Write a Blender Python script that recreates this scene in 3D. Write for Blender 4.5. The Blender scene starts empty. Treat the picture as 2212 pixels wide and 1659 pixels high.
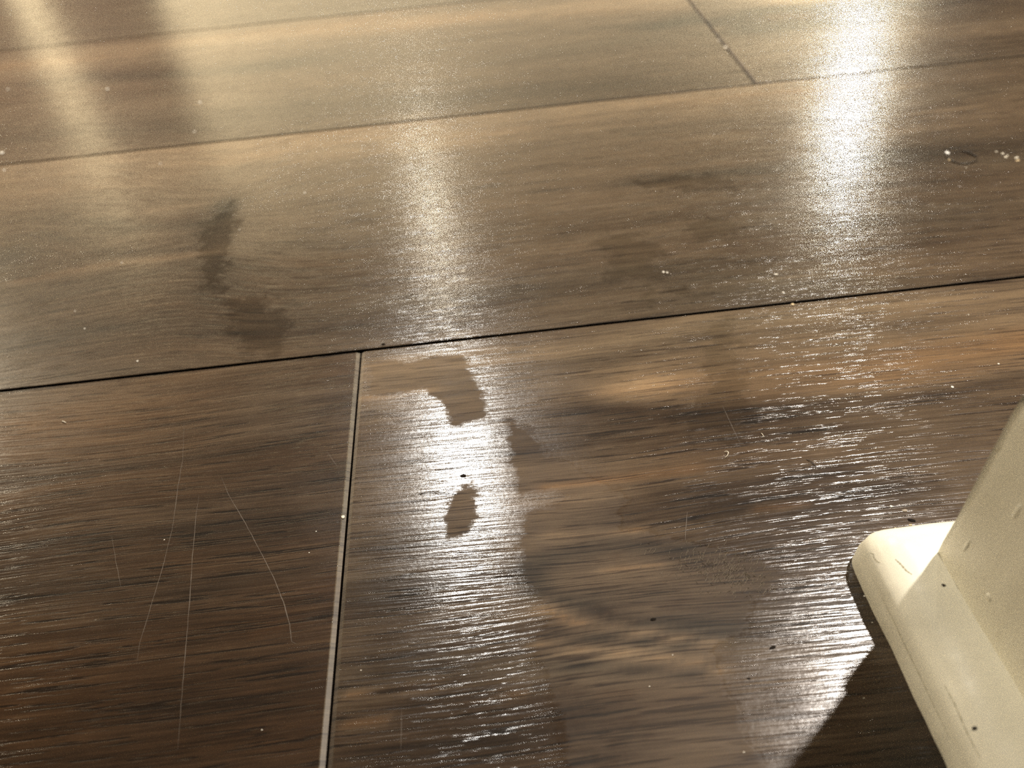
import bpy, bmesh, math, random
import numpy as np
from mathutils import Vector, Matrix, noise as mnoise

C = bpy.context.scene.collection
scene = bpy.context.scene
W = 0.19                                   # width of one floor plank, metres

# ------------------------------------------------------------------ camera
PITCH, ROLL, YAW, EYE = 0.75712862, -0.09752432, 0.02120902, 0.95050632 * W
FPX, CX, CY = 1661.0, 1106.0, 829.5
fw = Vector((math.sin(YAW) * math.cos(PITCH), math.cos(YAW) * math.cos(PITCH), -math.sin(PITCH)))
r0 = Vector((math.cos(YAW), -math.sin(YAW), 0.0))
u0 = r0.cross(fw)
rt = r0 * math.cos(ROLL) + u0 * math.sin(ROLL)
up = u0 * math.cos(ROLL) - r0 * math.sin(ROLL)
cam_data = bpy.data.cameras.new('camera')
cam = bpy.data.objects.new('camera', cam_data)
C.objects.link(cam)
M = Matrix((rt, up, -fw)).transposed().to_4x4()
M.translation = Vector((0, 0, EYE))
cam.matrix_world = M
cam_data.sensor_width = 36.0
cam_data.lens = 36.0 * FPX / 2212.0
cam_data.clip_start = 0.005
cam_data.dof.use_dof = True
cam_data.dof.focus_distance = 0.222
cam_data.dof.aperture_fstop = 11.0
scene.camera = cam
scene.cycles.use_denoising = False
scene.cycles.max_bounces = 6
scene.cycles.diffuse_bounces = 3
scene.cycles.glossy_bounces = 3
scene.cycles.sample_clamp_indirect = 4.0

# ------------------------------------------------------------------ world, exposure
world = bpy.data.worlds.new('world')
scene.world = world
world.use_nodes = True
world.node_tree.nodes['Background'].inputs[0].default_value = (1.0, 0.86, 0.66, 1)
world.node_tree.nodes['Background'].inputs[1].default_value = 0.0
vs = scene.view_settings
vs.view_transform = 'Standard'
vs.look = 'None'
vs.exposure = 0.0
vs.gamma = 1.0
vs.use_curve_mapping = False

# ------------------------------------------------------------------ room lamps and added fill lights (all out of frame)
CEIL = 2.4
def disk_light(x, y, power, radius, col, z=CEIL - 0.012):
    l = bpy.data.lights.new('lamp_or_fill', 'AREA')
    l.shape = 'DISK'
    l.size = radius * 2
    l.energy = power
    l.color = col
    o = bpy.data.objects.new('lamp_or_fill', l)
    o.location = (x, y, z)
    C.objects.link(o)
    return o
disk_light(-0.21, 2.18, 46.0, 0.085, (1.0, 0.96, 0.89))             # ahead of the camera
disk_light(2.05, 3.90, 66.0, 0.08, (1.0, 0.91, 0.72), 1.76)        # pendant, far right
disk_light(1.12, 0.87, 102.0, 0.042, (1.0, 0.90, 0.80))             # beyond the wall corner, casts the sharp shade
disk_light(-0.30, 4.15, 13.0, 0.10, (1.0, 0.88, 0.68))              # added unseen light in front of the far wall, to brighten it
side = disk_light(-2.10, 0.20, 4.4, 0.12, (1.0, 0.90, 0.70), 1.1)  # added unseen light off to the left, lifts the skirting face
side.rotation_euler = (Vector((0.1, 0.05, 0.0)) - side.location).to_track_quat('-Z', 'Y').to_euler()
wall_fill = disk_light(-2.85, 3.10, 185.0, 0.10, (1.0, 0.86, 0.64), 1.9)  # added unseen light, washes the far wall from the left
wall_fill.rotation_euler = (Vector((-0.6, 4.6, 1.3)) - wall_fill.location).to_track_quat('-Z', 'Y').to_euler()

# ------------------------------------------------------------------ small helpers
def mat_new(name):
    m = bpy.data.materials.new(name)
    m.use_nodes = True
    nt = m.node_tree
    nt.nodes.clear()
    out = nt.nodes.new('ShaderNodeOutputMaterial')
    b = nt.nodes.new('ShaderNodeBsdfPrincipled')
    nt.links.new(b.outputs[0], out.inputs[0])
    return m, nt, b

class G:
    """tiny expression builder for shader nodes"""
    def __init__(s, nt): s.nt = nt
    def put(s, sock, v):
        if hasattr(v, 'links'): s.nt.links.new(v, sock)
        elif v is not None: sock.default_value = v
    def m(s, op, a, b=None, c=None, clamp=False):
        n = s.nt.nodes.new('ShaderNodeMath'); n.operation = op; n.use_clamp = clamp
        s.put(n.inputs[0], a); s.put(n.inputs[1], b); s.put(n.inputs[2], c)
        return n.outputs[0]
    def attr(s, name):
        n = s.nt.nodes.new('ShaderNodeAttribute'); n.attribute_type = 'GEOMETRY'; n.attribute_name = name
        return n.outputs['Fac']
    def xyz(s, x, y, z):
        n = s.nt.nodes.new('ShaderNodeCombineXYZ')
        s.put(n.inputs[0], x); s.put(n.inputs[1], y); s.put(n.inputs[2], z)
        return n.outputs[0]
    def noise(s, vec, scale=1.0, detail=2.0, rough=0.5, dist=0.0):
        n = s.nt.nodes.new('ShaderNodeTexNoise')
        s.put(n.inputs['Vector'], vec)
        n.inputs['Scale'].default_value = scale; n.inputs['Detail'].default_value = detail
        n.inputs['Roughness'].default_value = rough; n.inputs['Distortion'].default_value = dist
        return n.outputs['Fac']
    def ss(s, v, a, b, lo=0.0, hi=1.0, smooth=True):
        n = s.nt.nodes.new('ShaderNodeMapRange')
        n.interpolation_type = 'SMOOTHSTEP' if smooth else 'LINEAR'
        s.put(n.inputs[0], v)
        for i, q in enumerate((a, b, lo, hi)): s.put(n.inputs[i + 1], q)
        return n.outputs[0]
    def ramp(s, v, stops):
        n = s.nt.nodes.new('ShaderNodeValToRGB')
        s.put(n.inputs[0], v)
        el = n.color_ramp.elements
        while len(el) < len(stops): el.new(0.5)
        for e, (p, c) in zip(el, stops): e.position = p; e.color = (*c, 1)
        return n.outputs[0]
    def mix(s, f, a, b, mode='MIX'):
        n = s.nt.nodes.new('ShaderNodeMix'); n.data_type = 'RGBA'; n.blend_type = mode
        s.put(n.inputs[0], f)
        s.put(n.inputs[6], a if hasattr(a, 'links') else (*a, 1))
        s.put(n.inputs[7], b if hasattr(b, 'links') else (*b, 1))
        return n.outputs[2]
    def bump(s, h, dist, strength=1.0, normal=None):
        n = s.nt.nodes.new('ShaderNodeBump')
        s.put(n.inputs['Strength'], strength); n.inputs['Distance'].default_value = dist
        s.put(n.inputs['Height'], h)
        if normal is not None: s.put(n.inputs['Normal'], normal)
        return n.outputs[0]

def mesh_obj(name, verts, faces, mats, smooth=False, parent=None):
    me = bpy.data.meshes.new(name)
    me.from_pydata(verts, [], faces)
    for m in (mats if isinstance(mats, (list, tuple)) else [mats]): me.materials.append(m)
    if smooth:
        for p in me.polygons: p.use_smooth = True
    o = bpy.data.objects.new(name, me)
    C.objects.link(o)
    if parent: o.parent = parent
    return o
def structure(o): o['kind'] = 'structure'; return o
def tag(o, label, cat, group=None):
    o['label'] = label; o['category'] = cat
    if group: o['group'] = group
    return o
def box(name, a, b, m, parent=None):
    x0, y0, z0 = a; x1, y1, z1 = b
    v = [(x0,y0,z0),(x1,y0,z0),(x1,y1,z0),(x0,y1,z0),(x0,y0,z1),(x1,y0,z1),(x1,y1,z1),(x0,y1,z1)]
    f = [(3,2,1,0),(4,5,6,7),(0,1,5,4),(1,2,6,5),(2,3,7,6),(3,0,4,7)]
    return mesh_obj(name, v, f, m, parent=parent)

def at(px, py, z=0.0):
    """point of the room at height z (plank widths) seen at this place of the photograph, in plank widths"""
    d = fw + rt * ((px - CX) / FPX) - up * ((py - CY) / FPX)
    t = (z - EYE / W) / d.z
    return d.x * t, d.y * t

# ------------------------------------------------------------------ wood figure of the planks (plank widths)
ROW0 = 1.14600386                                    # seam between the near row and the one behind it
GAP, BEV, BDEP = 0.0034, 0.0066, 0.0036        # short-end joints: open gap, bevel width, bevel drop
SEAM, EASE = 0.0074, 0.0008                    # long seams: wider gap, only an eased edge

def stroke_field(u, v, pts, wpx, soft=1.0, taper=True):
    """soft-edged streak through the given places; wpx is its half width, measured across the grain"""
    P = [at(*q) for q in pts]
    mx = sum(q[0] for q in pts) / len(pts); my = sum(q[1] for q in pts) / len(pts)
    k = abs(at(mx, my - 10)[1] - at(mx, my + 10)[1]) / 20.0
    r = wpx * k
    best = np.full(u.shape, 9.0)
    for (a, b) in zip(P[:-1], P[1:]):
        dx, dy = b[0] - a[0], b[1] - a[1]
        L2 = dx * dx + dy * dy + 1e-12
        t = np.clip(((u - a[0]) * dx + (v - a[1]) * dy) / L2, 0, 1)
        ex = (u - a[0] - t * dx) * 0.35
        ey = v - a[1] - t * dy
        best = np.minimum(best, np.sqrt(ex * ex + ey * ey))
    return np.exp(-(best / r) ** 2 * soft)

def blob_field(u, v, px, py, rx, ry, rot=0.0):
    c = at(px, py)
    kx = (at(px + 10, py)[0] - at(px - 10, py)[0]) / 20.0
    ky = abs(at(px, py - 10)[1] - at(px, py + 10)[1]) / 20.0
    # lean of the picture: +x in the photo also moves slightly in v, so use both floor axes
    x = (u - c[0]) / (rx * kx); y = (v - c[1]) / (ry * ky)
    if rot:
        cr, sr = math.cos(rot), math.sin(rot)
        x, y = x * cr + y * sr, -x * sr + y * cr
    return np.exp(-(x * x + y * y))

def poly_sdf(u, v, pts):
    """signed distance to a closed outline on the floor, positive inside"""
    P = np.array([at(*q) for q in pts])
    n = len(P)
    best = np.full(u.shape, 99.0)
    inside = np.zeros(u.shape, bool)
    for i in range(n):
        a, b = P[i], P[(i + 1) % n]
        d = b - a
        t = np.clip(((u - a[0]) * d[0] + (v - a[1]) * d[1]) / (d @ d + 1e-12), 0, 1)
        best = np.minimum(best, np.hypot(u - a[0] - t * d[0], v - a[1] - t * d[1]))
        cond = ((a[1] > v) != (b[1] > v))
        xi = (b[0] - a[0]) * (v - a[1]) / (b[1] - a[1] + 1e-12) + a[0]
        inside ^= cond & (u < xi)
    return np.where(inside, best, -best)

# dried smears where the floor has lost its gloss (outlines as they lie on the boards)
HAZE = [
    # shoe-shaped smear in the middle of the right-hand board
    [(1128,1105),(1345,1060),(1345,1140),(1440,1158),(1520,1180),(1605,1202),(1692,1236),(1690,1262),(1612,1300),(1606,1372),(1530,1398),(1548,1450),(1572,1500),(1600,1540),(1632,1610),(1660,1700),(1230,1700),(1215,1560),(1180,1450),(1150,1400),(1196,1318),(1145,1262),(1122,1190)],
    # oval bare spot
    [(985,1050),(1015,1044),(1030,1062),(1028,1100),(1018,1135),(998,1156),(968,1160),(958,1130),(968,1085)],
    # notch at the top of the glare
    [(800,850),(860,846),(925,836),(962,880),(978,918),(1020,908),(1050,900),(1040,850),(1012,800),(1005,768),(900,778),(800,786)],
    # right rim of the glare
    [(1094,905),(1110,1000),(1124,1070),(1200,1050),(1260,1080),(1330,1062),(1240,1010),(1180,985),(1150,930)],
]
DULL = [
    [(1290,520),(1318,498),(1370,505),(1400,505),(1432,536),(1424,566),(1436,600),(1418,640),(1400,660),(1390,612),(1330,610),(1300,590),(1310,560)],
    [(1466,488),(1520,470),(1560,470),(1604,490),(1590,520),(1545,515),(1510,520),(1480,505)],
    [(1370,395),(1440,376),(1530,372),(1590,388),(1585,410),(1500,410),(1420,412)],
    [(1430,612),(1480,618),(1520,628),(1568,630),(1530,640),(1470,640),(1420,636)],
    [(1532,690),(1580,685),(1600,720),(1590,770),(1610,830),(1640,900),(1620,950),(1560,960),(1480,930),(1440,900),(1470,870),(1520,850),(1535,800),(1518,760),(1522,720)],
    [(1350,806),(1368,800),(1382,820),(1376,836),(1356,836)],
    [(436,480),(500,440),(520,470),(505,520),(490,580),(480,640),(440,620),(420,560)],
    [(470,640),(560,640),(640,690),(600,760),(520,770),(490,720)],
    [(1500,1090),(1560,1060),(1700,1080),(1640,1130),(1560,1150),(1500,1140)],
]

def wood(u, v, plank):
    """tone 0..1 (dark to pale), warmth -1..1, grain shift, smear distances"""
    tone = np.zeros_like(u); warm = np.zeros_like(u); sh = np.zeros_like(u)
    S = lambda pts, w, a, h=0.0, soft=1.0: addf(stroke_field(u, v, pts, w, soft), a, h)
    B = lambda x, y, rx, ry, a, h=0.0, rot=0.0: addf(blob_field(u, v, x, y, rx, ry, rot), a, h)
    def addf(f, a, h):
        nonlocal tone, warm
        tone = tone + f * a; warm = warm + f * h
    def knot(x, y, rx, ry, amp):
        nonlocal sh
        c = at(x, y)
        kx = (at(x + 10, y)[0] - at(x - 10, y)[0]) / 20.0
        ky = abs(at(x, y - 10)[1] - at(x, y + 10)[1]) / 20.0
        dx = (u - c[0]) / (rx * kx); dy = (v - c[1]) / (ry * ky)
        sh = sh + amp * dy / (1 + dy * dy) * np.exp(-dx * dx) * ry * ky
    ph = sum(map(ord, str(plank))) * 0.37
    sh = sh + 0.012 * np.sin(u * 1.7 + ph * 2.1) + 0.006 * np.sin(u * 4.1 + ph)
    if plank == 'near_right':
        tone += 0.41
        B(900, 1440, 340, 130, -0.12, -0.1)
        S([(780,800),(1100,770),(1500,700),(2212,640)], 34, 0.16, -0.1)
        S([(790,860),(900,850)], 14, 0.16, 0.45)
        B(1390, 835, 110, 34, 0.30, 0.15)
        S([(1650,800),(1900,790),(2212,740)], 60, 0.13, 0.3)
        S([(1280,885),(1500,890),(1700,880)], 22, -0.22, -0.1)
        S([(1200,960),(1480,940),(1640,930)], 46, -0.16, 0.1)
        S([(1800,870),(2000,860),(2212,810)], 12, -0.13, -0.35)
        S([(1450,1060),(1620,1045),(1800,1020)], 16, -0.20, -0.1)
        S([(1350,1110),(1600,1090),(1900,1050)], 30, -0.16, -0.2)
        S([(1640,1100),(1740,1090)], 7, 0.16, 0.8)
        S([(1180,1050),(1500,1010)], 8, 0.10, 0.5)
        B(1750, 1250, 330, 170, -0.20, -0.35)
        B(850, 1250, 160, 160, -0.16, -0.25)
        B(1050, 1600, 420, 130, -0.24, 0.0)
        B(2000, 1640, 300, 180, -0.30, 0.0)  # darker wood here, with the wall corner's cast shade deepened in its tone
        # cathedral figure
        S([(1135,1220),(1165,1285),(1255,1308),(1335,1345),(1480,1352),(1560,1372)], 17, -0.16, -0.5)
        S([(1175,1312),(1250,1345),(1400,1368),(1538,1392)], 13, 0.26, 0.6)
        S([(1195,1376),(1330,1378),(1500,1396)], 8, -0.16, -0.5)
        S([(1165,1394),(1350,1412),(1480,1428),(1550,1444)], 12, 0.24, 0.6)
        S([(1210,1440),(1350,1446),(1510,1456)], 11, -0.16, -0.35)
        S([(1300,1500),(1500,1490)], 10, 0.08, 0.4)
        S([(1190,1158),(1280,1150),(1375,1144)], 7, 0.22, 0.6)
        S([(1320,1228),(1420,1220)], 14, 0.14, 0.5)
        S([(1200,1200),(1330,1170),(1460,1190)], 20, -0.12, -0.5)
        S([(1280,1290),(1420,1285)], 18, -0.06, -0.2)
        S([(760,1502),(835,1500)], 8, 0.24, 0.9)
        S([(880,1490),(940,1484)], 8, 0.20, 0.7)
        S([(755,1562),(825,1556)], 9, 0.16, 0.8)
        S([(1060,1500),(1130,1498)], 6, 0.16, 0.7)
        knot(1330, 1250, 260, 70, 0.5)
    elif plank == 'near_left':
        tone += 0.23
        warm += 0.36
        B(120, 900, 320, 110, 0.12, 0.25)
        B(620, 850, 140, 90, 0.08, -0.35)
        B(300, 1130, 300, 60, 0.05, 0.2)
        S([(0,1180),(240,1160),(420,1140),(700,1110)], 14, -0.12, 0)
        S([(0,1040),(300,1010),(640,960)], 6, -0.12, 0)
        S([(0,960),(260,930),(520,905)], 5, -0.10, 0)
        S([(60,1380),(380,1340),(700,1290)], 8, -0.10, 0.1)
        S([(430,1270),(560,1240),(700,1220)], 22, -0.07, -0.2)
        S([(0,1290),(300,1270)], 26, -0.05, 0.0)
        B(300, 1580, 560, 200, -0.11, 0.15)
        S([(560,1365),(600,1356)], 6, 0.10, 0.8)
        S([(430,1090),(700,1040)], 30, -0.03, -0.2)
        knot(260, 1010, 260, 50, 0.5)
    elif plank == 'second':
        tone += 0.40
        warm -= 0.15
        B(1800, 420, 420, 150, -0.07, -0.1)
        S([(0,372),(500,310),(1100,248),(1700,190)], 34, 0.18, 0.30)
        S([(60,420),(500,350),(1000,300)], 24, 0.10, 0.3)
        B(60, 520, 190, 90, -0.20, 0.35)
        B(486, 447, 27, 17, -0.34, -1.0)
        B(452, 492, 66, 42, -0.13, -0.5)
        B(470, 600, 60, 60, -0.09, -0.1)
        B(14, 552, 46, 20, -0.24, -0.5)
        S([(90,500),(180,530),(250,548),(330,545),(420,540)], 7, -0.15, 0.1)
        S([(40,610),(140,590),(250,570),(360,556),(460,540)], 7, 0.17, 0.35)
        S([(0,630),(120,612),(240,592)], 6, -0.12, 0.2)
        S([(200,480),(300,492),(420,485)], 9, -0.10, -0.4)
        S([(340,452),(440,440)], 5, 0.12, 0.2)
        B(180, 690, 560, 130, -0.24, 0.55)
        S([(1370,395),(1480,378),(1600,372)], 12, -0.10, -0.3)
        S([(1560,300),(1900,280),(2212,230)], 40, 0.05, 0.2)
        S([(1960,330),(2212,310)], 26, -0.12, -0.2)
        S([(700,690),(1100,640),(1500,600)], 50, -0.07, -0.25)
        S([(1250,640),(1700,610),(2212,560)], 18, 0.04, 0.1)
        knot(300, 545, 260, 50, 1.3)
        knot(484, 450, 120, 40, 1.2)
    elif plank == 'third_left':
        tone += 0.35
        S([(0,145),(400,95),(900,45),(1500,-10)], 24, 0.26, 0.20)
        S([(200,165),(420,160),(620,138)], 11, -0.24, -0.5)
        B(565, 145, 44, 11, -0.24, -0.9)
        S([(0,215),(350,195),(620,190)], 14, -0.10, 0.3)
        S([(0,300),(350,275),(800,225),(1300,180)], 30, -0.16, -0.35)
        S([(700,130),(1100,120),(1560,60)], 20, -0.05, -0.3)
        S([(1440,54),(1520,40)], 10, -0.34, -0.8)
        S([(1500,30),(1560,45)], 12, -0.12, 0.3)
        S([(860,157),(910,156)], 3, -0.2, -0.2)
    elif plank == 'third_right':
        tone += 0.36
        B(1690, 38, 130, 24, -0.14, 0.9)
        S([(1600,38),(1650,24),(1740,18),(1830,16),(1900,10)], 8, -0.55, 0.0)
        S([(1590,48),(1640,62),(1720,58),(1800,48)], 9, -0.40, 0.25)
        S([(1700,46),(1770,44)], 5, -0.22, 0.2)
        S([(1640,38),(1700,32)], 6, 0.12, 0.6)
        S([(1560,-12),(1700,0),(1900,-10)], 9, 0.45, -0.4)
        S([(1920,18),(2100,0)], 10, -0.20, 0.4)
        S([(1760,128),(1900,112)], 3, -0.22, -0.1)
        S([(1600,110),(1900,75),(2212,45)], 22, 0.10, -0.2)
        knot(1690, 38, 180, 22, 0.8)
    elif plank == 'fourth':
        tone += 0.34
        warm -= 0.55
    else:
        rr = random.Random(plank)
        tone += 0.34 + 0.1 * rr.random()
    haze = np.full_like(u, -1.0)
    dull = np.full_like(u, -1.0)
    near = (np.abs(u) < 2.4) & (v > 0) & (v < 4.2)
    if near.any():
        for pl in HAZE: haze = np.maximum(haze, np.clip(poly_sdf(u, v, pl), -1, 1))
        for pl in DULL: dull = np.maximum(dull, np.clip(poly_sdf(u, v, pl), -1, 1))
    return tone, warm, v + sh, haze, dull

# ------------------------------------------------------------------ floor material
def floor_material():
    m, nt, b = mat_new('oiled_laminate')
    g = G(nt)
    gu, gv, pid = g.attr('grain_u'), g.attr('grain_v'), g.attr('plank')
    tone, warm = g.attr('tone'), g.attr('warmth')
    hz, du = g.attr('haze_edge'), g.attr('dull_edge')
    bv = g.attr('bevel')
    flat = g.attr('flat_v')
    pz = g.m('MULTIPLY', pid, 7.3)
    P = lambda fu, fv: g.xyz(g.m('MULTIPLY', gu, fu), g.m('MULTIPLY', gv, fv), pz)
    Q = lambda fu, fv: g.xyz(g.m('MULTIPLY', gu, fu), g.m('MULTIPLY', flat, fv), pz)
    broad = g.noise(P(1.6, 15), 1, 4, 0.62, 0.4)
    streak = g.noise(P(3.0, 70), 1, 4, 0.6, 0.3)
    fine = g.noise(P(8, 320), 1, 3, 0.6, 0.25)
    pores = g.noise(P(9, 270), 1, 2, 0.55, 0.3)
    speck = g.noise(Q(210, 210), 1, 2, 0.5)
    mott = g.noise(Q(26, 40), 1, 4, 0.65)
    edge = g.noise(Q(22, 30), 1, 5, 0.75)
    # tone
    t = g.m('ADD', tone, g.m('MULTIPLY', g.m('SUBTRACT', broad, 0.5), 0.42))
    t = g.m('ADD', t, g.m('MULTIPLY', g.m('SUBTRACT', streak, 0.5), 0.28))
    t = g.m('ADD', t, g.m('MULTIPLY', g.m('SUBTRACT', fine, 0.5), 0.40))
    pore = g.ss(pores, 0.45, 0.36)
    t = g.m('SUBTRACT', t, g.m('MULTIPLY', pore, 0.20))
    t = g.m('ADD', t, g.m('MULTIPLY', g.m('SUBTRACT', mott, 0.5), 0.10), clamp=True)
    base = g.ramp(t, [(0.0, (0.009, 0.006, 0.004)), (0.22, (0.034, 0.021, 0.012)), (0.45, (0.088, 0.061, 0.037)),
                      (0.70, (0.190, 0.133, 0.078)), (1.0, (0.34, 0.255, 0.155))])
    wv = g.m('ADD', warm, g.m('MULTIPLY', g.m('SUBTRACT', g.noise(P(1.3, 9), 1, 2), 0.5), 1.3))
    base = g.mix(g.ss(wv, 0.0, 1.0), base, g.mix(1.0, base, (1.22, 0.94, 0.66), 'MULTIPLY'))
    base = g.mix(g.ss(wv, 0.0, -1.0), base, g.mix(1.0, base, (0.84, 1.0, 1.12), 'MULTIPLY'))
    # smears: a film that fills the pores
    ej = g.m('MULTIPLY', g.m('SUBTRACT', edge, 0.5), 0.060)
    haze = g.ss(g.m('ADD', hz, ej), -0.004, 0.006)
    dj = g.m('MULTIPLY', g.m('SUBTRACT', edge, 0.5), 0.18)
    dull = g.ss(g.m('ADD', du, dj), -0.012, 0.020)
    hsp = g.ss(g.m('ADD', hz, ej), -0.009, 0.002)
    film = g.m('MAXIMUM', haze, g.m('MULTIPLY', dull, 0.8))
    hv = g.ss(mott, 0.3, 0.7)
    base = g.mix(g.m('MULTIPLY', haze, g.m('MULTIPLY', hv, 0.04)), base, (0.22, 0.20, 0.17))
    base = g.mix(g.m('MULTIPLY', dull, 0.55), base, g.mix(1.0, base, (0.56, 0.55, 0.48), 'MULTIPLY'))
    core = g.ss(bv, 1.5, 2.0)                    # dark, unlacquered core board in the joints
    base = g.mix(core, base, (0.010, 0.007, 0.005))
    nt.links.new(base, b.inputs['Base Color'])
    # gloss
    lint = g.noise(Q(5, 7), 1, 3, 0.6)
    r = g.m('ADD', 0.155, g.m('MULTIPLY', g.m('SUBTRACT', lint, 0.5), 0.10))
    r = g.m('ADD', r, g.m('MULTIPLY', g.m('SUBTRACT', mott, 0.5), 0.06))
    r = g.m('ADD', r, g.m('MULTIPLY', haze, g.m('ADD', 0.24, g.m('MULTIPLY', hv, 0.12))))
    r = g.m('ADD', r, g.m('MULTIPLY', g.ss(bv, 0.02, 0.3), 0.32))
    r = g.m('ADD', r, g.m('MULTIPLY', dull, 0.06))
    nt.links.new(r, b.inputs['Roughness'])
    b.inputs['IOR'].default_value = 1.5
    nt.links.new(g.m('MULTIPLY', g.m('SUBTRACT', 1.0, core), g.m('SUBTRACT', 0.16, g.m('MULTIPLY', hsp, 0.14))), b.inputs['Coat Weight'])
    b.inputs['Coat Roughness'].default_value = 0.48
    b.inputs['Coat IOR'].default_value = 1.35
    sp = g.m('SUBTRACT', 0.5, g.m('MULTIPLY', g.m('MAXIMUM', dull, hsp), 0.40))
    sp = g.m('MULTIPLY', sp, g.m('SUBTRACT', 1.0, core))
    nt.links.new(sp, b.inputs['Specular IOR Level'])
    # relief: brushed ridges along the grain + orange peel
    ridge = g.noise(P(7, 190), 1, 2, 0.5, 0.3)
    rr = g.m('ADD', g.m('MULTIPLY', ridge, 0.9), g.m('MULTIPLY', fine, 0.35))
    peel = g.noise(Q(170, 230), 1, 2, 0.5)
    h = g.m('ADD', rr, g.m('MULTIPLY', peel, 0.16))
    h = g.m('SUBTRACT', h, g.m('MULTIPLY', pore, 0.25))
    st = g.m('SUBTRACT', 1.0, g.m('MULTIPLY', film, 0.42))
    st = g.m('MULTIPLY', st, g.m('SUBTRACT', 1.0, g.ss(bv, 0.02, 0.3)), clamp=True)
    nt.links.new(g.bump(h, 0.000095, st), b.inputs['Normal'])
    return m

def scratch_material():
    m, nt, b = mat_new('scuffed_finish')
    b.inputs['Base Color'].default_value = (0.098, 0.076, 0.056, 1)
    b.inputs['Roughness'].default_value = 0.6
    return m

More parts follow.
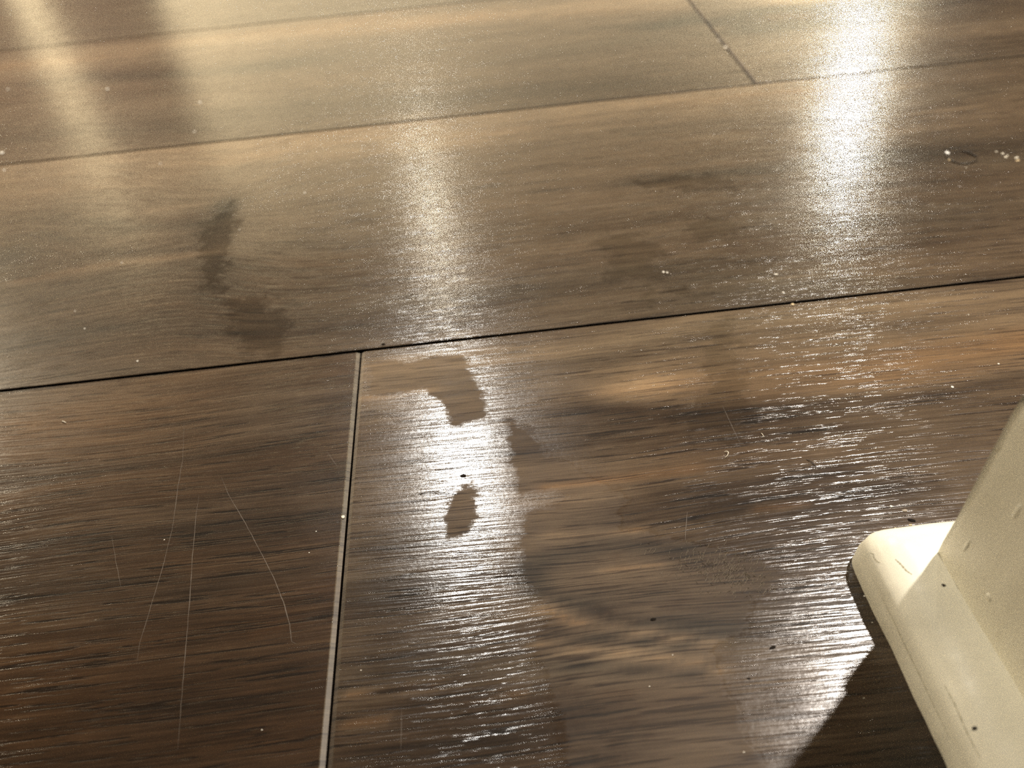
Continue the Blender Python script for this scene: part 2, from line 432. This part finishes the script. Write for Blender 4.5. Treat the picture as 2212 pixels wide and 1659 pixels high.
def build_floor():
    V, F, MI = [], [], []
    A = {k: [] for k in ('bevel', 'grain_u', 'grain_v', 'flat_v', 'plank', 'tone', 'warmth', 'haze_edge', 'dull_edge')}
    base = 0
    def lines(a, b, dense, d0, d1, fine, coarse, bev):
        out = [a, a + bev, a + bev * 1.15]
        x = a + bev * 1.15
        while x < b - bev * 1.15 - 1e-6:
            step = fine if dense and d0 <= x <= d1 else coarse
            if dense and x < d0: step = min(coarse, max(fine, d0 - x))
            x = min(x + step, b - bev * 1.15)
            out.append(x)
        out += [b - bev, b]
        return np.array(out)
    planks = []
    named = {(0, 1): 'near_right', (0, 0): 'near_left', (1, 0): 'second', (2, 0): 'third_left', (2, 1): 'third_right', (3, 0): 'fourth'}
    LEN = 6.4
    joint = {0: -0.25925961, 1: 3.9, 2: 0.8337881, 3: 2.9}
    rj = random.Random(4)
    u_min, u_max = -3.0 / W, 4.0 / W
    for row in range(-11, 27):
        j = joint.get(row, rj.uniform(-3.2, 3.2))
        if row == 1: j = 3.9
        cuts = sorted([j + k * LEN for k in range(-6, 6) if u_min < j + k * LEN < u_max])
        ends = [u_min] + cuts + [u_max]
        for a, b in zip(ends[:-1], ends[1:]):
            key = None
            if row == 0: key = 'near_right' if abs(a - j) < 1e-6 else 'near_left' if abs(b - j) < 1e-6 else None
            if row == 1 and abs(b - j) < 1e-6: key = 'second'
            if row == 2: key = 'third_right' if abs(a - j) < 1e-6 else 'third_left' if abs(b - j) < 1e-6 else None
            if row == 3 and abs(b - j) < 1e-6: key = 'fourth'
            planks.append((row, a, b, key))
    for i, (row, a, b, key) in enumerate(planks):
        v0, v1 = ROW0 + row - 1 + SEAM / 2, ROW0 + row - SEAM / 2
        ua, ub = a + GAP / 2, b - GAP / 2
        dense = key is not None
        us = lines(ua, ub, dense, -2.3, 2.2, 0.0125, 0.5, BEV)
        vv = lines(v0, v1, dense, v0, v1, 0.0125, 0.5, EASE)
        uu, vg = np.meshgrid(us, vv)
        nu, nv = len(us), len(vv)
        z = np.zeros_like(uu)
        z[0, :] = z[-1, :] = -0.0006
        z[:, 0] = z[:, -1] = -BDEP
        bv = np.zeros_like(uu); bv[0, :] = bv[-1, :] = bv[:, 0] = bv[:, -1] = 1.0
        if key:
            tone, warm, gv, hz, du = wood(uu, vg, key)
            pid = {'near_right': 1.0, 'near_left': 2.0, 'second': 3.0, 'third_left': 4.0, 'third_right': 5.0, 'fourth': 6.0}[key]
        else:
            tone, warm, gv, hz, du = wood(uu, vg, i); hz[:] = -1; du[:] = -1
            pid = 7.0 + i
        for cc in (-2, -1): tone[:, cc] = 0.50; warm[:, cc] = -0.7     # right-end bevels painted paler for the light they catch
        pts = np.stack([uu * W, vg * W, z * W], -1).reshape(-1, 3)
        V.append(pts)
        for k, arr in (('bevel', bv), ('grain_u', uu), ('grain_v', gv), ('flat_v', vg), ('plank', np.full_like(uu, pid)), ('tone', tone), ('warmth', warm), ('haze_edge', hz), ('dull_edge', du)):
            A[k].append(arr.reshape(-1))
        idx = np.arange(nu * nv).reshape(nv, nu) + base
        q = np.stack([idx[:-1, :-1], idx[:-1, 1:], idx[1:, 1:], idx[1:, :-1]], -1).reshape(-1, 4)
        F.append(q)
        base += nu * nv
        # side walls of the plank
        ring = np.concatenate([idx[0, :], idx[1:, -1], idx[-1, -2::-1], idx[-2:0:-1, 0]])
        loc = ring - (base - nu * nv)
        low = pts[loc].copy(); low[:, 2] = -0.012
        V.append(pts[loc]); V.append(low)
        for k in A:
            e = A[k][-1][loc] if k != 'bevel' else np.full(len(loc), 3.0)
            A[k].append(e); A[k].append(e)
        nr = len(ring)
        tid = np.arange(nr) + base
        lid = tid + nr
        nx = np.roll(np.arange(nr), -1)
        F.append(np.stack([lid, lid[nx], tid[nx], tid], -1))
        base += 2 * nr
    # subfloor under the joints
    x0, x1, y0, y1 = -3.0, 4.0, (ROW0 - 12) * W, (ROW0 + 26) * W
    V.append(np.array([(x0, y0, -0.012), (x1, y0, -0.012), (x1, y1, -0.012), (x0, y1, -0.012)]))
    for k in A: A[k].append(np.full(4, -1.0 if k.endswith('edge') else 0.0))
    F.append(np.array([[base, base + 1, base + 2, base + 3]])); base += 4
    nwood = sum(len(f) for f in F)
    # hairline scratches in the finish, narrow scuffed ribbons lying in the surface
    scratches = [
        ([(398,915),(395,990),(385,1050),(372,1145),(350,1230),(326,1310),(302,1390),(296,1430)], 1.2),
        ([(430,1070),(424,1110),(416,1200),(411,1280),(404,1370),(398,1440),(390,1540),(384,1620)], 1.5),
        ([(478,1030),(492,1065),(530,1130),(562,1190),(590,1245),(612,1300),(626,1350),(630,1386),(640,1391),(656,1386)], 1.9),
        ([(242,1160),(250,1210),(262,1270)], 0.9),
        ([(1484,1105),(1480,1168)], 1.6),
        ([(868,1530),(866,1620)], 1.4),
        ([(706,975),(730,1010)], 0.9),
        ([(1560,875),(1600,960)], 0.8),
    ]
    sv, sf = [], []
    rs = random.Random(9)
    for pts, wpx in scratches:
        P = []
        for a, b in zip(pts[:-1], pts[1:]):
            for k in range(5):
                P.append((a[0] + (b[0] - a[0]) * k / 5 + rs.uniform(-.5, .5), a[1] + (b[1] - a[1]) * k / 5))
        P.append(pts[-1])
        n = len(P); first = base + len(sv)
        for k, q in enumerate(P):
            e = min(1, 4 * k / n, 4 * (n - 1 - k) / n) * wpx * rs.uniform(0.3, 0.9) * 0.45 + 0.10
            p = at(*q)
            k1 = at(q[0] + 1, q[1])[0] - p[0]
            sv.append(((p[0] - e * k1) * W, p[1] * W, 0.00003)); sv.append(((p[0] + e * k1) * W, p[1] * W, 0.00003))
            if k: i0 = first + 2 * k; sf.append((i0 - 2, i0 - 1, i0 + 1, i0))
    V.append(np.array(sv)); F.append(np.array(sf))
    for k in A: A[k].append(np.zeros(len(sv)))
    verts = np.concatenate(V); faces = np.concatenate(F)
    me = bpy.data.meshes.new('floor')
    me.vertices.add(len(verts)); me.vertices.foreach_set('co', verts.astype(np.float32).ravel())
    me.loops.add(len(faces) * 4); me.loops.foreach_set('vertex_index', faces.astype(np.int32).ravel())
    me.polygons.add(len(faces))
    me.polygons.foreach_set('loop_start', np.arange(0, len(faces) * 4, 4, dtype=np.int32))
    mi = np.zeros(len(faces), np.int32); mi[nwood:] = 1
    me.materials.append(floor_material()); me.materials.append(scratch_material())
    me.polygons.foreach_set('material_index', mi)
    for k, parts in A.items():
        at_ = me.attributes.new(k, 'FLOAT', 'POINT')
        at_.data.foreach_set('value', np.concatenate(parts).astype(np.float32))
    me.shade_flat()
    me.update(); me.validate()
    o = bpy.data.objects.new('floor', me); C.objects.link(o)
    structure(o)
    o['label'] = 'dark brown wood-look laminate floor with worn smears and bevelled plank joints'
    return o
floor = build_floor()

# ------------------------------------------------------------------ painted woodwork and walls
def paint_material(name, col, rough=0.38, lump=0.0006, brush=True):
    m, nt, b = mat_new(name)
    g = G(nt)
    tc = nt.nodes.new('ShaderNodeTexCoord').outputs['Object']
    n1 = g.noise(tc, 55, 3, 0.5)
    n2 = g.noise(tc, 420, 2, 0.5)
    grime = g.ss(g.noise(tc, 130, 5, 0.7), 0.60, 0.76)
    c = g.mix(g.m('MULTIPLY', grime, 0.22), col, (col[0] * 0.62, col[1] * 0.56, col[2] * 0.44))
    nt.links.new(c, b.inputs['Base Color'])
    b.inputs['Roughness'].default_value = rough
    h = g.m('ADD', n1, g.m('MULTIPLY', n2, 0.10))
    nt.links.new(g.bump(h, lump, 0.6), b.inputs['Normal'])
    return m
PAINT = paint_material('cream_gloss_paint', (0.80, 0.765, 0.63))
WALLP = paint_material('cream_wall_paint', (0.42, 0.38, 0.27), 0.6)
PALE = paint_material('pale_plaster', (0.86, 0.79, 0.63), 0.8, 0.0004)
DARKP = paint_material('charcoal_paint', (0.05, 0.045, 0.04), 0.5, 0.0004)
CEILP = paint_material('ceiling_matt', (0.12, 0.112, 0.10), 0.85, 0.0004)
BROWN = paint_material('red_brown_stain', (0.055, 0.022, 0.009), 0.6, 0.0004)

BX, BY = 0.534, 0.521          # outer corner of the skirting, plank widths
BH = 0.362
def corner_sweep(name, prof, m, subdiv=0):
    """profile (offset outward from the corner, height) swept along the front face, round the corner and along the end face"""
    # path: comes from -y along x = BX, turns at (BX, BY), runs +x along y = BY
    rows = []
    far_y, far_x = -2.2 / W + 0.4, 3.9 / W
    def ring(kind, t):
        out = []
        for off, h, offb in prof:
            if kind == 'front': out.append((BX - off, t, h))
            elif kind == 'arc':
                a = t
                out.append((BX - off * math.cos(a), BY + offb * math.sin(a), h))
            else: out.append((t, BY + offb, h))
        return out
    ys = [far_y, -2, -1] + list(np.linspace(-0.4, BY, 90))
    xs = list(np.linspace(BX, BX + 0.9, 60))[0:] + [3, far_x]
    for y in ys: rows.append(ring('front', y))
    if max(o for o, _, _ in prof) > 0.012:
        n = 10
        for k in range(1, n): rows.append(ring('mitre', k / n) if False else None)
        rows = [r for r in rows if r]
        for k in range(1, n):
            a = math.pi / 2 * k / n
            # a rounded but squarish corner
            out = []
            for off, h, offb in prof:
                c_, s_ = math.cos(a), math.sin(a)
                e = 0.40
                out.append((BX - off * c_ ** e, BY + offb * s_ ** e, h))
            rows.append(out)
    for x in xs: rows.append(ring('end', x))
    V, F = [], []
    n = len(prof)
    for r in rows:
        for p in r:
            q = Vector(p) * 1.0
            kk = r.index(p)
            d = mnoise.noise_vector(q * 9.0) * 0.0030 + mnoise.noise_vector(q * 34.0) * 0.0011
            d += mnoise.noise_vector(Vector((kk * 1.9, 3.3, 0.18 * (p[0] + p[1])))) * 0.0022
            if p[2] <= 0.001: d.z = 0
            V.append(((p[0] + d.x) * W, (p[1] + d.y) * W, max(0.0, (p[2] + d.z)) * W))
    for i in range(len(rows) - 1):
        for k in range(n - 1):
            a = i * n + k
            F.append((a, a + n, a + n + 1, a + 1))
    return mesh_obj(name, V, F, m, smooth=True)

# skirting board: flat face, eased top edge, back to the wall
T = 0.004
prof_b = [(0.0, 0.0, 0.0), (0.0, 0.05, 0.0), (0.0, 0.10, 0.0), (0.0, 0.16, 0.0), (0.0, 0.22, 0.0), (0.0, 0.28, 0.0), (0.0, BH - 0.03, 0.0), (0.0, BH - 0.010, 0.0), (-0.001, BH - 0.003, -0.001), (-0.003, BH, -0.003), (-T, BH + 0.004, -T)]
skirt = structure(corner_sweep('baseboard_right', prof_b, PAINT))
skirt['label'] = 'cream painted skirting board wrapping the wall corner at lower right'
# quarter-round moulding at its foot
R = 0.0775
prof_q = []
for k in range(11):
    a = math.pi / 2 * k / 10
    e = 0.56
    prof_q.append((R * math.cos(a) ** e, R * math.sin(a) ** e, 0.066 * math.cos(a) ** e))
prof_q = [(R - 0.001, 0.0, 0.065)] + [(R, 0.006, 0.066)] + prof_q[1:]
quarter = structure(corner_sweep('trim_1', prof_q, PAINT))
quarter['label'] = 'chipped cream quarter-round moulding between skirting board and floor'
# the wall above
wx, wy = (BX + T) * W, (BY - T) * W
wall = structure(box('wall_right', (wx, -2.19, 0.0), (3.99, wy, CEIL), WALLP))

# nail holes and drips in the paint of the moulding and skirting
NAIL = mat_new('dark_filler'); NAIL[2].inputs['Base Color'].default_value = (0.02, 0.016, 0.012, 1); NAIL = NAIL[0]
def surf_hit(px, py):
    """first painted surface met behind this place of the photograph"""
    d = (fw + rt * ((px - CX) / FPX) - up * ((py - CY) / FPX)).normalized()
    best = None
    for o in (quarter, skirt):
        ok, loc, nor, _ = o.ray_cast(Vector((0, 0, EYE)), d)
        if ok and (best is None or (loc - Vector((0, 0, EYE))).length < best[3]):
            best = (o, loc, nor if nor.dot(d) < 0 else -nor, (loc - Vector((0, 0, EYE))).length)
    return best
def pebble(bm_seed, sx, sy, sz, rough=0.25, sub=2):
    bm = bmesh.new()
    bmesh.ops.create_icosphere(bm, subdivisions=sub, radius=1.0)
    off = Vector((bm_seed * 3.7, bm_seed * 1.3, 0))
    for v in bm.verts:
        v.co *= 1.0 + rough * mnoise.noise(v.co * 1.6 + off)
        v.co = Vector((v.co.x * sx, v.co.y * sy, v.co.z * sz))
    return bm
def bm_obj(name, bm, m, smooth=True):
    me = bpy.data.meshes.new(name); bm.to_mesh(me); bm.free()
    me.materials.append(m)
    for p in me.polygons: p.use_smooth = smooth
    o = bpy.data.objects.new(name, me); C.objects.link(o)
    return o
for i, (px, py, r) in enumerate(((2038, 1264, 0.0021), (2105, 1573, 0.0022))):
    h = surf_hit(px, py)
    if h:
        n = bm_obj('nail_hole', pebble(i + 40, r * W, r * W * 1.25, r * W * 0.45, 0.5), NAIL)
        n.rotation_mode = 'QUATERNION'
        n.rotation_quaternion = h[2].to_track_quat('Z', 'Y')
        n.location = h[1]
        n.parent = h[0]
        n['label'] = 'dark pinhole in the cream paint'
for i, (px, py, rx, ry) in enumerate(((2088, 1178, .012, .0035), (2136, 1290, .005, .005), (2196, 1105, .014, .004))):
    h = surf_hit(px, py)
    if h:
        n = bm_obj('paint_drip', pebble(i + 60, ry * W, rx * W, 0.0012 * W, 0.3), PAINT)
        n.rotation_mode = 'QUATERNION'
        n.rotation_quaternion = h[2].to_track_quat('Z', 'Y')
        n.location = h[1] - h[2] * 0.0004 * W
        n.parent = h[0]

# cracks and scuffs of the paint, thin marks hugging the surface
CRACK = mat_new('paint_crack'); CRACK[2].inputs['Base Color'].default_value = (0.33, 0.30, 0.20, 1); CRACK[2].inputs['Roughness'].default_value = 0.7; CRACK = CRACK[0]
for pts, wpx in (([(1880,1194),(1887,1197),(1888,1205),(1896,1214),(1902,1216)], 2.4),
                 ([(1934,1208),(1944,1217),(1958,1233),(1970,1241)], 4.0),
                 ([(1905,1290),(1930,1340),(1958,1400),(1990,1465),(2020,1530),(2050,1590)], 2.0),
                 ([(1930,1420),(1962,1490),(1995,1560),(2030,1630)], 1.8),
                 ([(2040,1480),(2062,1520),(2090,1585),(2118,1640)], 2.4),
                 ([(2142,966),(2150,975),(2160,972),(2166,958)], 2.4)):
    V, F = [], []
    P = []
    for a, b in zip(pts[:-1], pts[1:]):
        P += [(a[0] + (b[0] - a[0]) * k / 6, a[1] + (b[1] - a[1]) * k / 6) for k in range(6)]
    P.append(pts[-1])
    host = None
    for k, q in enumerate(P):
        h0 = surf_hit(*q)
        if not h0: continue
        nxt = P[min(k + 1, len(P) - 1)]; prv = P[max(k - 1, 0)]
        tx, ty = nxt[0] - prv[0], nxt[1] - prv[1]
        L = math.hypot(tx, ty)
        e = 0.5 * wpx * (0.35 + 0.65 * math.sin(math.pi * (k + 0.5) / len(P))) * (0.6 + 0.4 * math.sin(k * 2.3))
        mm = (rt * (-ty / L) - up * (tx / L))
        mm = (mm - h0[2] * mm.dot(h0[2])).normalized() * e * h0[3] / FPX
        host = h0[0]
        base_ = h0[1] + h0[2] * 0.00004
        V += [base_ - mm, base_ + mm]
        if len(V) >= 4: F.append((len(V) - 4, len(V) - 3, len(V) - 1, len(V) - 2))
    if host and F: mesh_obj('paint_crack', V, F, CRACK, parent=host)

# ------------------------------------------------------------------ crumbs, grit and hairs lying on the boards
def plain(name, col, rough=0.6, trans=0.0, spec=0.5):
    m, nt, b = mat_new(name)
    g = G(nt)
    n = g.noise(nt.nodes.new('ShaderNodeTexCoord').outputs['Object'], 3000, 2)
    nt.links.new(g.mix(n, tuple(c * 0.75 for c in col), tuple(min(1, c * 1.2) for c in col)), b.inputs['Base Color'])
    b.inputs['Roughness'].default_value = rough
    b.inputs['Transmission Weight'].default_value = trans
    b.inputs['Specular IOR Level'].default_value = spec
    return m
WHITE = plain('white_grit', (0.80, 0.76, 0.66)); TAN = plain('tan_crumb', (0.62, 0.48, 0.28)); BLACK = plain('black_grit', (0.012, 0.009, 0.007), 0.8, 0.0, 0.08)
GREY = plain('grey_lint', (0.27, 0.23, 0.18)); HAIRD = plain('dark_hair', (0.02, 0.012, 0.007), 0.4); HAIRL = plain('pale_hair', (0.72, 0.66, 0.54), 0.5)
GLASSY = plain('clear_bead', (0.95, 0.93, 0.88), 0.08)

GRIT = 'pale crumbs on the floorboards'
def px_scale(px, py):
    return (at(px + 5, py)[0] - at(px - 5, py)[0]) / 10.0, abs(at(px, py - 5)[1] - at(px, py + 5)[1]) / 10.0
def crumb(px, py, w, h, m, label, name='crumb', cat='crumb', group=None, rot=0.0, seed=[0]):
    seed[0] += 1
    c = at(px, py); kx, ky = px_scale(px, py)
    q = 1.35 if m is BLACK else 0.8 if group == GRIT else 1.0
    w, h = w * q, h * q
    sx, sy = w * kx * 0.36, max(h * ky * 0.24, w * kx * 0.14)
    sz = max(0.3 * min(sx, sy), 0.0004)
    o = bm_obj(name, pebble(seed[0], sx * W, sy * W, sz * W, 0.45), m, smooth=False)
    zmin = min(v.co.z for v in o.data.vertices)
    o.location = (c[0] * W, c[1] * W, -zmin - 0.00002)
    o.rotation_euler = (0, 0, rot)
    tag(o, label, cat, group)
    return o
def hair(pts, wpx, m, label, name='hair', cat='hair', lift=0.0012):
    P = [at(*q) for q in pts]
    mx, my = pts[len(pts) // 2]
    kx, ky = px_scale(mx, my)
    rad = wpx * kx * 0.5 * W
    # smooth the way points
    path = [Vector((p[0] * W, p[1] * W, 0)) for p in P]
    for _ in range(2):
        q = [path[0]]
        for a, b in zip(path[:-1], path[1:]): q += [a * 0.75 + b * 0.25, a * 0.25 + b * 0.75]
        q.append(path[-1]); path = q
    n = len(path); V, F = [], []
    for i, p in enumerate(path):
        t = (path[min(i + 1, n - 1)] - path[max(i - 1, 0)]).normalized()
        side_ = t.cross(Vector((0, 0, 1))).normalized()
        s_ = i / (n - 1)
        r = rad * (0.45 + 0.55 * math.sin(math.pi * min(1, max(0, s_))) ** 0.5)
        z = r + lift * W * math.sin(math.pi * s_)
        for k in range(6):
            a = 2 * math.pi * k / 6
            V.append(p + side_ * r * math.cos(a) + Vector((0, 0, z + r * math.sin(a))))
        if i:
            for k in range(6):
                a0, b0 = (i - 1) * 6 + k, (i - 1) * 6 + (k + 1) % 6
                F.append((a0, b0, b0 + 6, a0 + 6))
    F.append(tuple(range(5, -1, -1))); F.append(tuple((n - 1) * 6 + k for k in range(6)))
    return tag(mesh_obj(name, V, F, m, smooth=True), label, cat)

crumb(2046, 331, 13, 13, GLASSY, 'bright white bead beside the curved dark hair at upper right', 'bead', 'bead')
crumb(2051, 346, 8, 7, TAN, 'small tan crumb just below the bright white bead')
hair([(2040,337),(2052,346),(2066,354),(2084,356),(2102,352),(2111,345)], 2.6, HAIRD, 'curved dark hair forming a loop beside the white bead')
hair([(2077,326),(2088,330),(2100,335),(2110,341)], 3.4, HAIRD, 'short straight dark hair above the curved one at upper right')
for x, y, w, h, r, l in ((2152,328,7,5,.3,'pale crumb at the left end of the crumb trail near the right edge'),
                         (2166,332,9,5,-.3,'second pale crumb of the trail near the right edge'),
                         (2176,336,6,5,0,'upper of two touching pale crumbs in the trail near the right edge'),
                         (2172,340,9,6,-.2,'lower of two touching pale crumbs in the trail near the right edge'),
                         (2196,341,16,5,.15,'long pale splinter crumb at the right end of the crumb trail'),
                         (2198,347,16,4,.1,'fainter long crumb just under the pale splinter crumb')):
    crumb(x, y, w, h, TAN if 'fainter' in l else HAIRL, l, group='crumb trail near the right edge', rot=r)
hair([(1564,977),(1571,978),(1573,982),(1571,987),(1566,990)], 1.9, HAIRL, 'tiny pale curled hair on the near board, right of the centre', lift=0.004)
hair([(1742,993),(1750,997),(1757,1003),(1763,1009)], 1.8, HAIRD, 'short fine dark hair on the near board left of the skirting board')
hair([(1644,936),(1647,940),(1650,945)], 1.5, HAIRL, 'very short pale fibre above the curled hair on the near board')
hair([(1998,1141),(2008,1139),(2017,1135),(2028,1132)], 2.2, HAIRD, 'dark thread against the foot of the skirting board corner')
hair([(134,911),(138,912),(143,914)], 2.0, HAIRL, 'tiny pale fibre on the near left board by the left edge')
hair([(905,1068),(925,1064),(950,1065),(985,1068)], 1.6, HAIRD, 'fine dark hair crossing the lower glare beside the oval smear')
crumb(1925, 1094, 9, 9, WHITE, 'white speck at the top of the grit cluster before the skirting corner', group='grit cluster by the skirting corner')
crumb(1954, 1103, 18, 12, GREY, 'glinting grey grit in the middle of the cluster before the skirting corner', 'grit', 'grit', 'grit cluster by the skirting corner')
crumb(1969, 1124, 18, 11, BLACK, 'black grit at the bottom of the cluster before the skirting corner', 'grit', 'grit', 'grit cluster by the skirting corner', rot=-.5)
crumb(1967, 1134, 10, 6, TAN, 'tan flake under the black grit before the skirting corner', 'flake', 'flake', 'grit cluster by the skirting corner')
crumb(1934, 1141, 6, 6, TAN, 'small tan crumb lowest in the cluster before the skirting corner', group='grit cluster by the skirting corner')
crumb(2057, 836, 9, 9, WHITE, 'white crumb left of the top of the skirting board')
crumb(2157, 786, 6, 5, WHITE, 'tiny yellowish crumb above the top of the skirting board')
crumb(1411, 1338, 13, 10, BLACK, 'black grit beside the orange grain streaks of the near board', 'grit', 'grit')
crumb(1669, 1399, 16, 9, BLACK, 'black grit in the bright glare left of the moulding', 'grit', 'grit', rot=.2)
crumb(1617, 1466, 8, 7, BLACK, 'small black grit below the grit in the lower right glare', 'grit', 'grit')
crumb(1001, 1028, 13, 9, BLACK, 'dark grit in the lower glare just above the oval smear', 'grit', 'grit')
crumb(828, 744, 9, 6, BLACK, 'dark grit on the seam right of the plank end joint', 'grit', 'grit')
crumb(1712, 658, 11, 8, TAN, 'yellow crumb caught in the long seam at right')
crumb(1433, 588, 7, 7, WHITE, 'left speck of a pair on the dark stain in the middle board')
crumb(1441, 589, 6, 6, WHITE, 'right speck of a pair on the dark stain in the middle board')
crumb(1676, 593, 13, 6, WHITE, 'pale flake on the middle board between stain and glare', 'flake', 'flake', rot=-.2)
crumb(1692, 632, 6, 6, WHITE, 'pale speck close above the long seam at right')
crumb(1567, 103, 9, 9, HAIRL, 'pale crumb stuck in the far plank end joint')
crumb(1552, 88, 5, 6, HAIRL, 'small pale crumb higher up the far plank end joint')
crumb(741, 1117, 10, 14, HAIRL, 'pale chip on the edge of the near plank end joint', 'chip', 'chip')
for x, y, w, h, l in ((4,331,16,9,'large white crumb cut by the left edge of the photo'), (9,368,7,6,'small white crumb under the large one at the left edge'),
                   (17,193,6,6,'faint crumb at upper left by the photo edge'), (232,193,9,7,'pale flake in the dark reflection at upper left'),
                   (432,222,9,7,'pale flake right of the dark reflection at upper left'), (420,285,7,6,'pale speck close above the second seam at left'),
                   (346,354,6,5,'faint speck close below the second seam at left'), (658,417,8,6,'bright speck right of the dark knot'),
                   (263,568,5,5,'speck on the wavy grain of the middle board at left'), (183,710,5,6,'speck on the dark left part of the middle board'),
                   (297,780,6,7,'bright speck just above the long seam at left'), (162,672,4,5,'faint speck above the long seam at far left'),
                   (517,496,4,4,'minute speck below the dark knot'), (982,600,8,6,'left of the three white flecks in the middle board glare'),
                   (1000,586,16,5,'top long white fleck in the middle board glare'), (1008,604,12,5,'lower white fleck in the middle board glare'),
                   (355,1166,5,5,'bright speck on the left scratch of the near board'), (683,1148,5,5,'bright speck left of the near plank end joint'),
                   (668,1194,5,5,'bright speck lower left of the near plank end joint'), (566,1577,6,6,'pale speck near the bottom of the left board'),
                   (780,1448,5,5,'bright speck right of the near plank end joint, low down'), (1403,1483,5,6,'pale speck below the orange grain streaks'),
                   (1453,1415,4,6,'thin pale speck on the orange grain streaks'), (1858,412,6,5,'speck on the right of the far glare'),
                   (2092,680,4,5,'speck on the near board close under the seam at far right'), (2087,362,4,4,'speck below the curved dark hair'),
                   (1607,1625,7,7,'bright speck at the bottom edge beside the wall shadow'), (1866,1508,5,5,'speck inside the wall shadow'),
                   (1867,1288,7,8,'crumb in the thin shadow at the tip of the moulding'), (1884,1345,6,5,'crumb in the thin shadow along the moulding')):
    crumb(x, y, w, h, WHITE, l, group=GRIT)
# fine lint rubbed into the shoe-shaped smear: far too many threads to count
rl = random.Random(21)
V, F = [], []
for _ in range(380):
    x = rl.gauss(1560, 62); y = rl.gauss(1238, 24) + (x - 1560) * 0.2
    L = rl.uniform(4, 13); a = rl.gauss(1.35, 0.5)
    p0 = at(x, y); p1 = at(x + L * math.cos(a), y - L * math.sin(a))
    pm = ((p0[0] + p1[0]) / 2 + rl.uniform(-1, 1) * .0015, (p0[1] + p1[1]) / 2)
    d = Vector((p1[0] - p0[0], p1[1] - p0[1], 0)); n = Vector((-d.y, d.x, 0)).normalized() * 0.00022
    b0 = len(V)
    for q, z in ((p0, 0.0002), (pm, 0.0006), (p1, 0.0003)):
        for sgn in (-1, 0, 1):
            V.append(((q[0] + n.x * sgn) * W, (q[1] + n.y * sgn) * W, (z + (0.0005 if sgn == 0 else 0)) * W))
    for k in range(2):
        for j in range(2):
            i0 = b0 + k * 3 + j
            F.append((i0, i0 + 1, i0 + 4, i0 + 3))
lint = mesh_obj('lint', V, F, GREY)
lint['kind'] = 'stuff'
tag(lint, 'patch of fine grey lint on the shoe-shaped smear left of the moulding', 'lint')

# ------------------------------------------------------------------ the rest of the room, seen in the gloss of the floor
structure(box('wall_back', (-3.1, 4.6, -0.012), (4.1, 4.7, CEIL), PALE))
structure(box('wall_left', (-3.1, -2.2, -0.012), (-3.0, 4.6, CEIL), PALE))
structure(box('wall_front', (-3.1, -2.3, -0.012), (4.1, -2.2, CEIL), DARKP))
structure(box('wall_far_right', (4.0, -2.2, -0.012), (4.1, 4.6, CEIL), DARKP))
structure(box('ceiling', (-3.1, -2.3, CEIL), (4.1, 4.7, CEIL + 0.1), CEILP))
def door(n, x0, x1, m):
    d = structure(box('door_%d' % n, (x0, 4.56, 0.0), (x1, 4.6, 2.06), m))
    w = x1 - x0
    for k, (a, b) in enumerate(((0.15, 0.95), (1.08, 1.92))):
        box('door_panel', (x0 + 0.1, 4.548, a), (x1 - 0.1, 4.56, b), m, d)
door(1, -2.18, -1.62, BROWN)
door(2, -3.0, -2.36, BROWN)
door(3, 2.70, 3.98, DARKP)
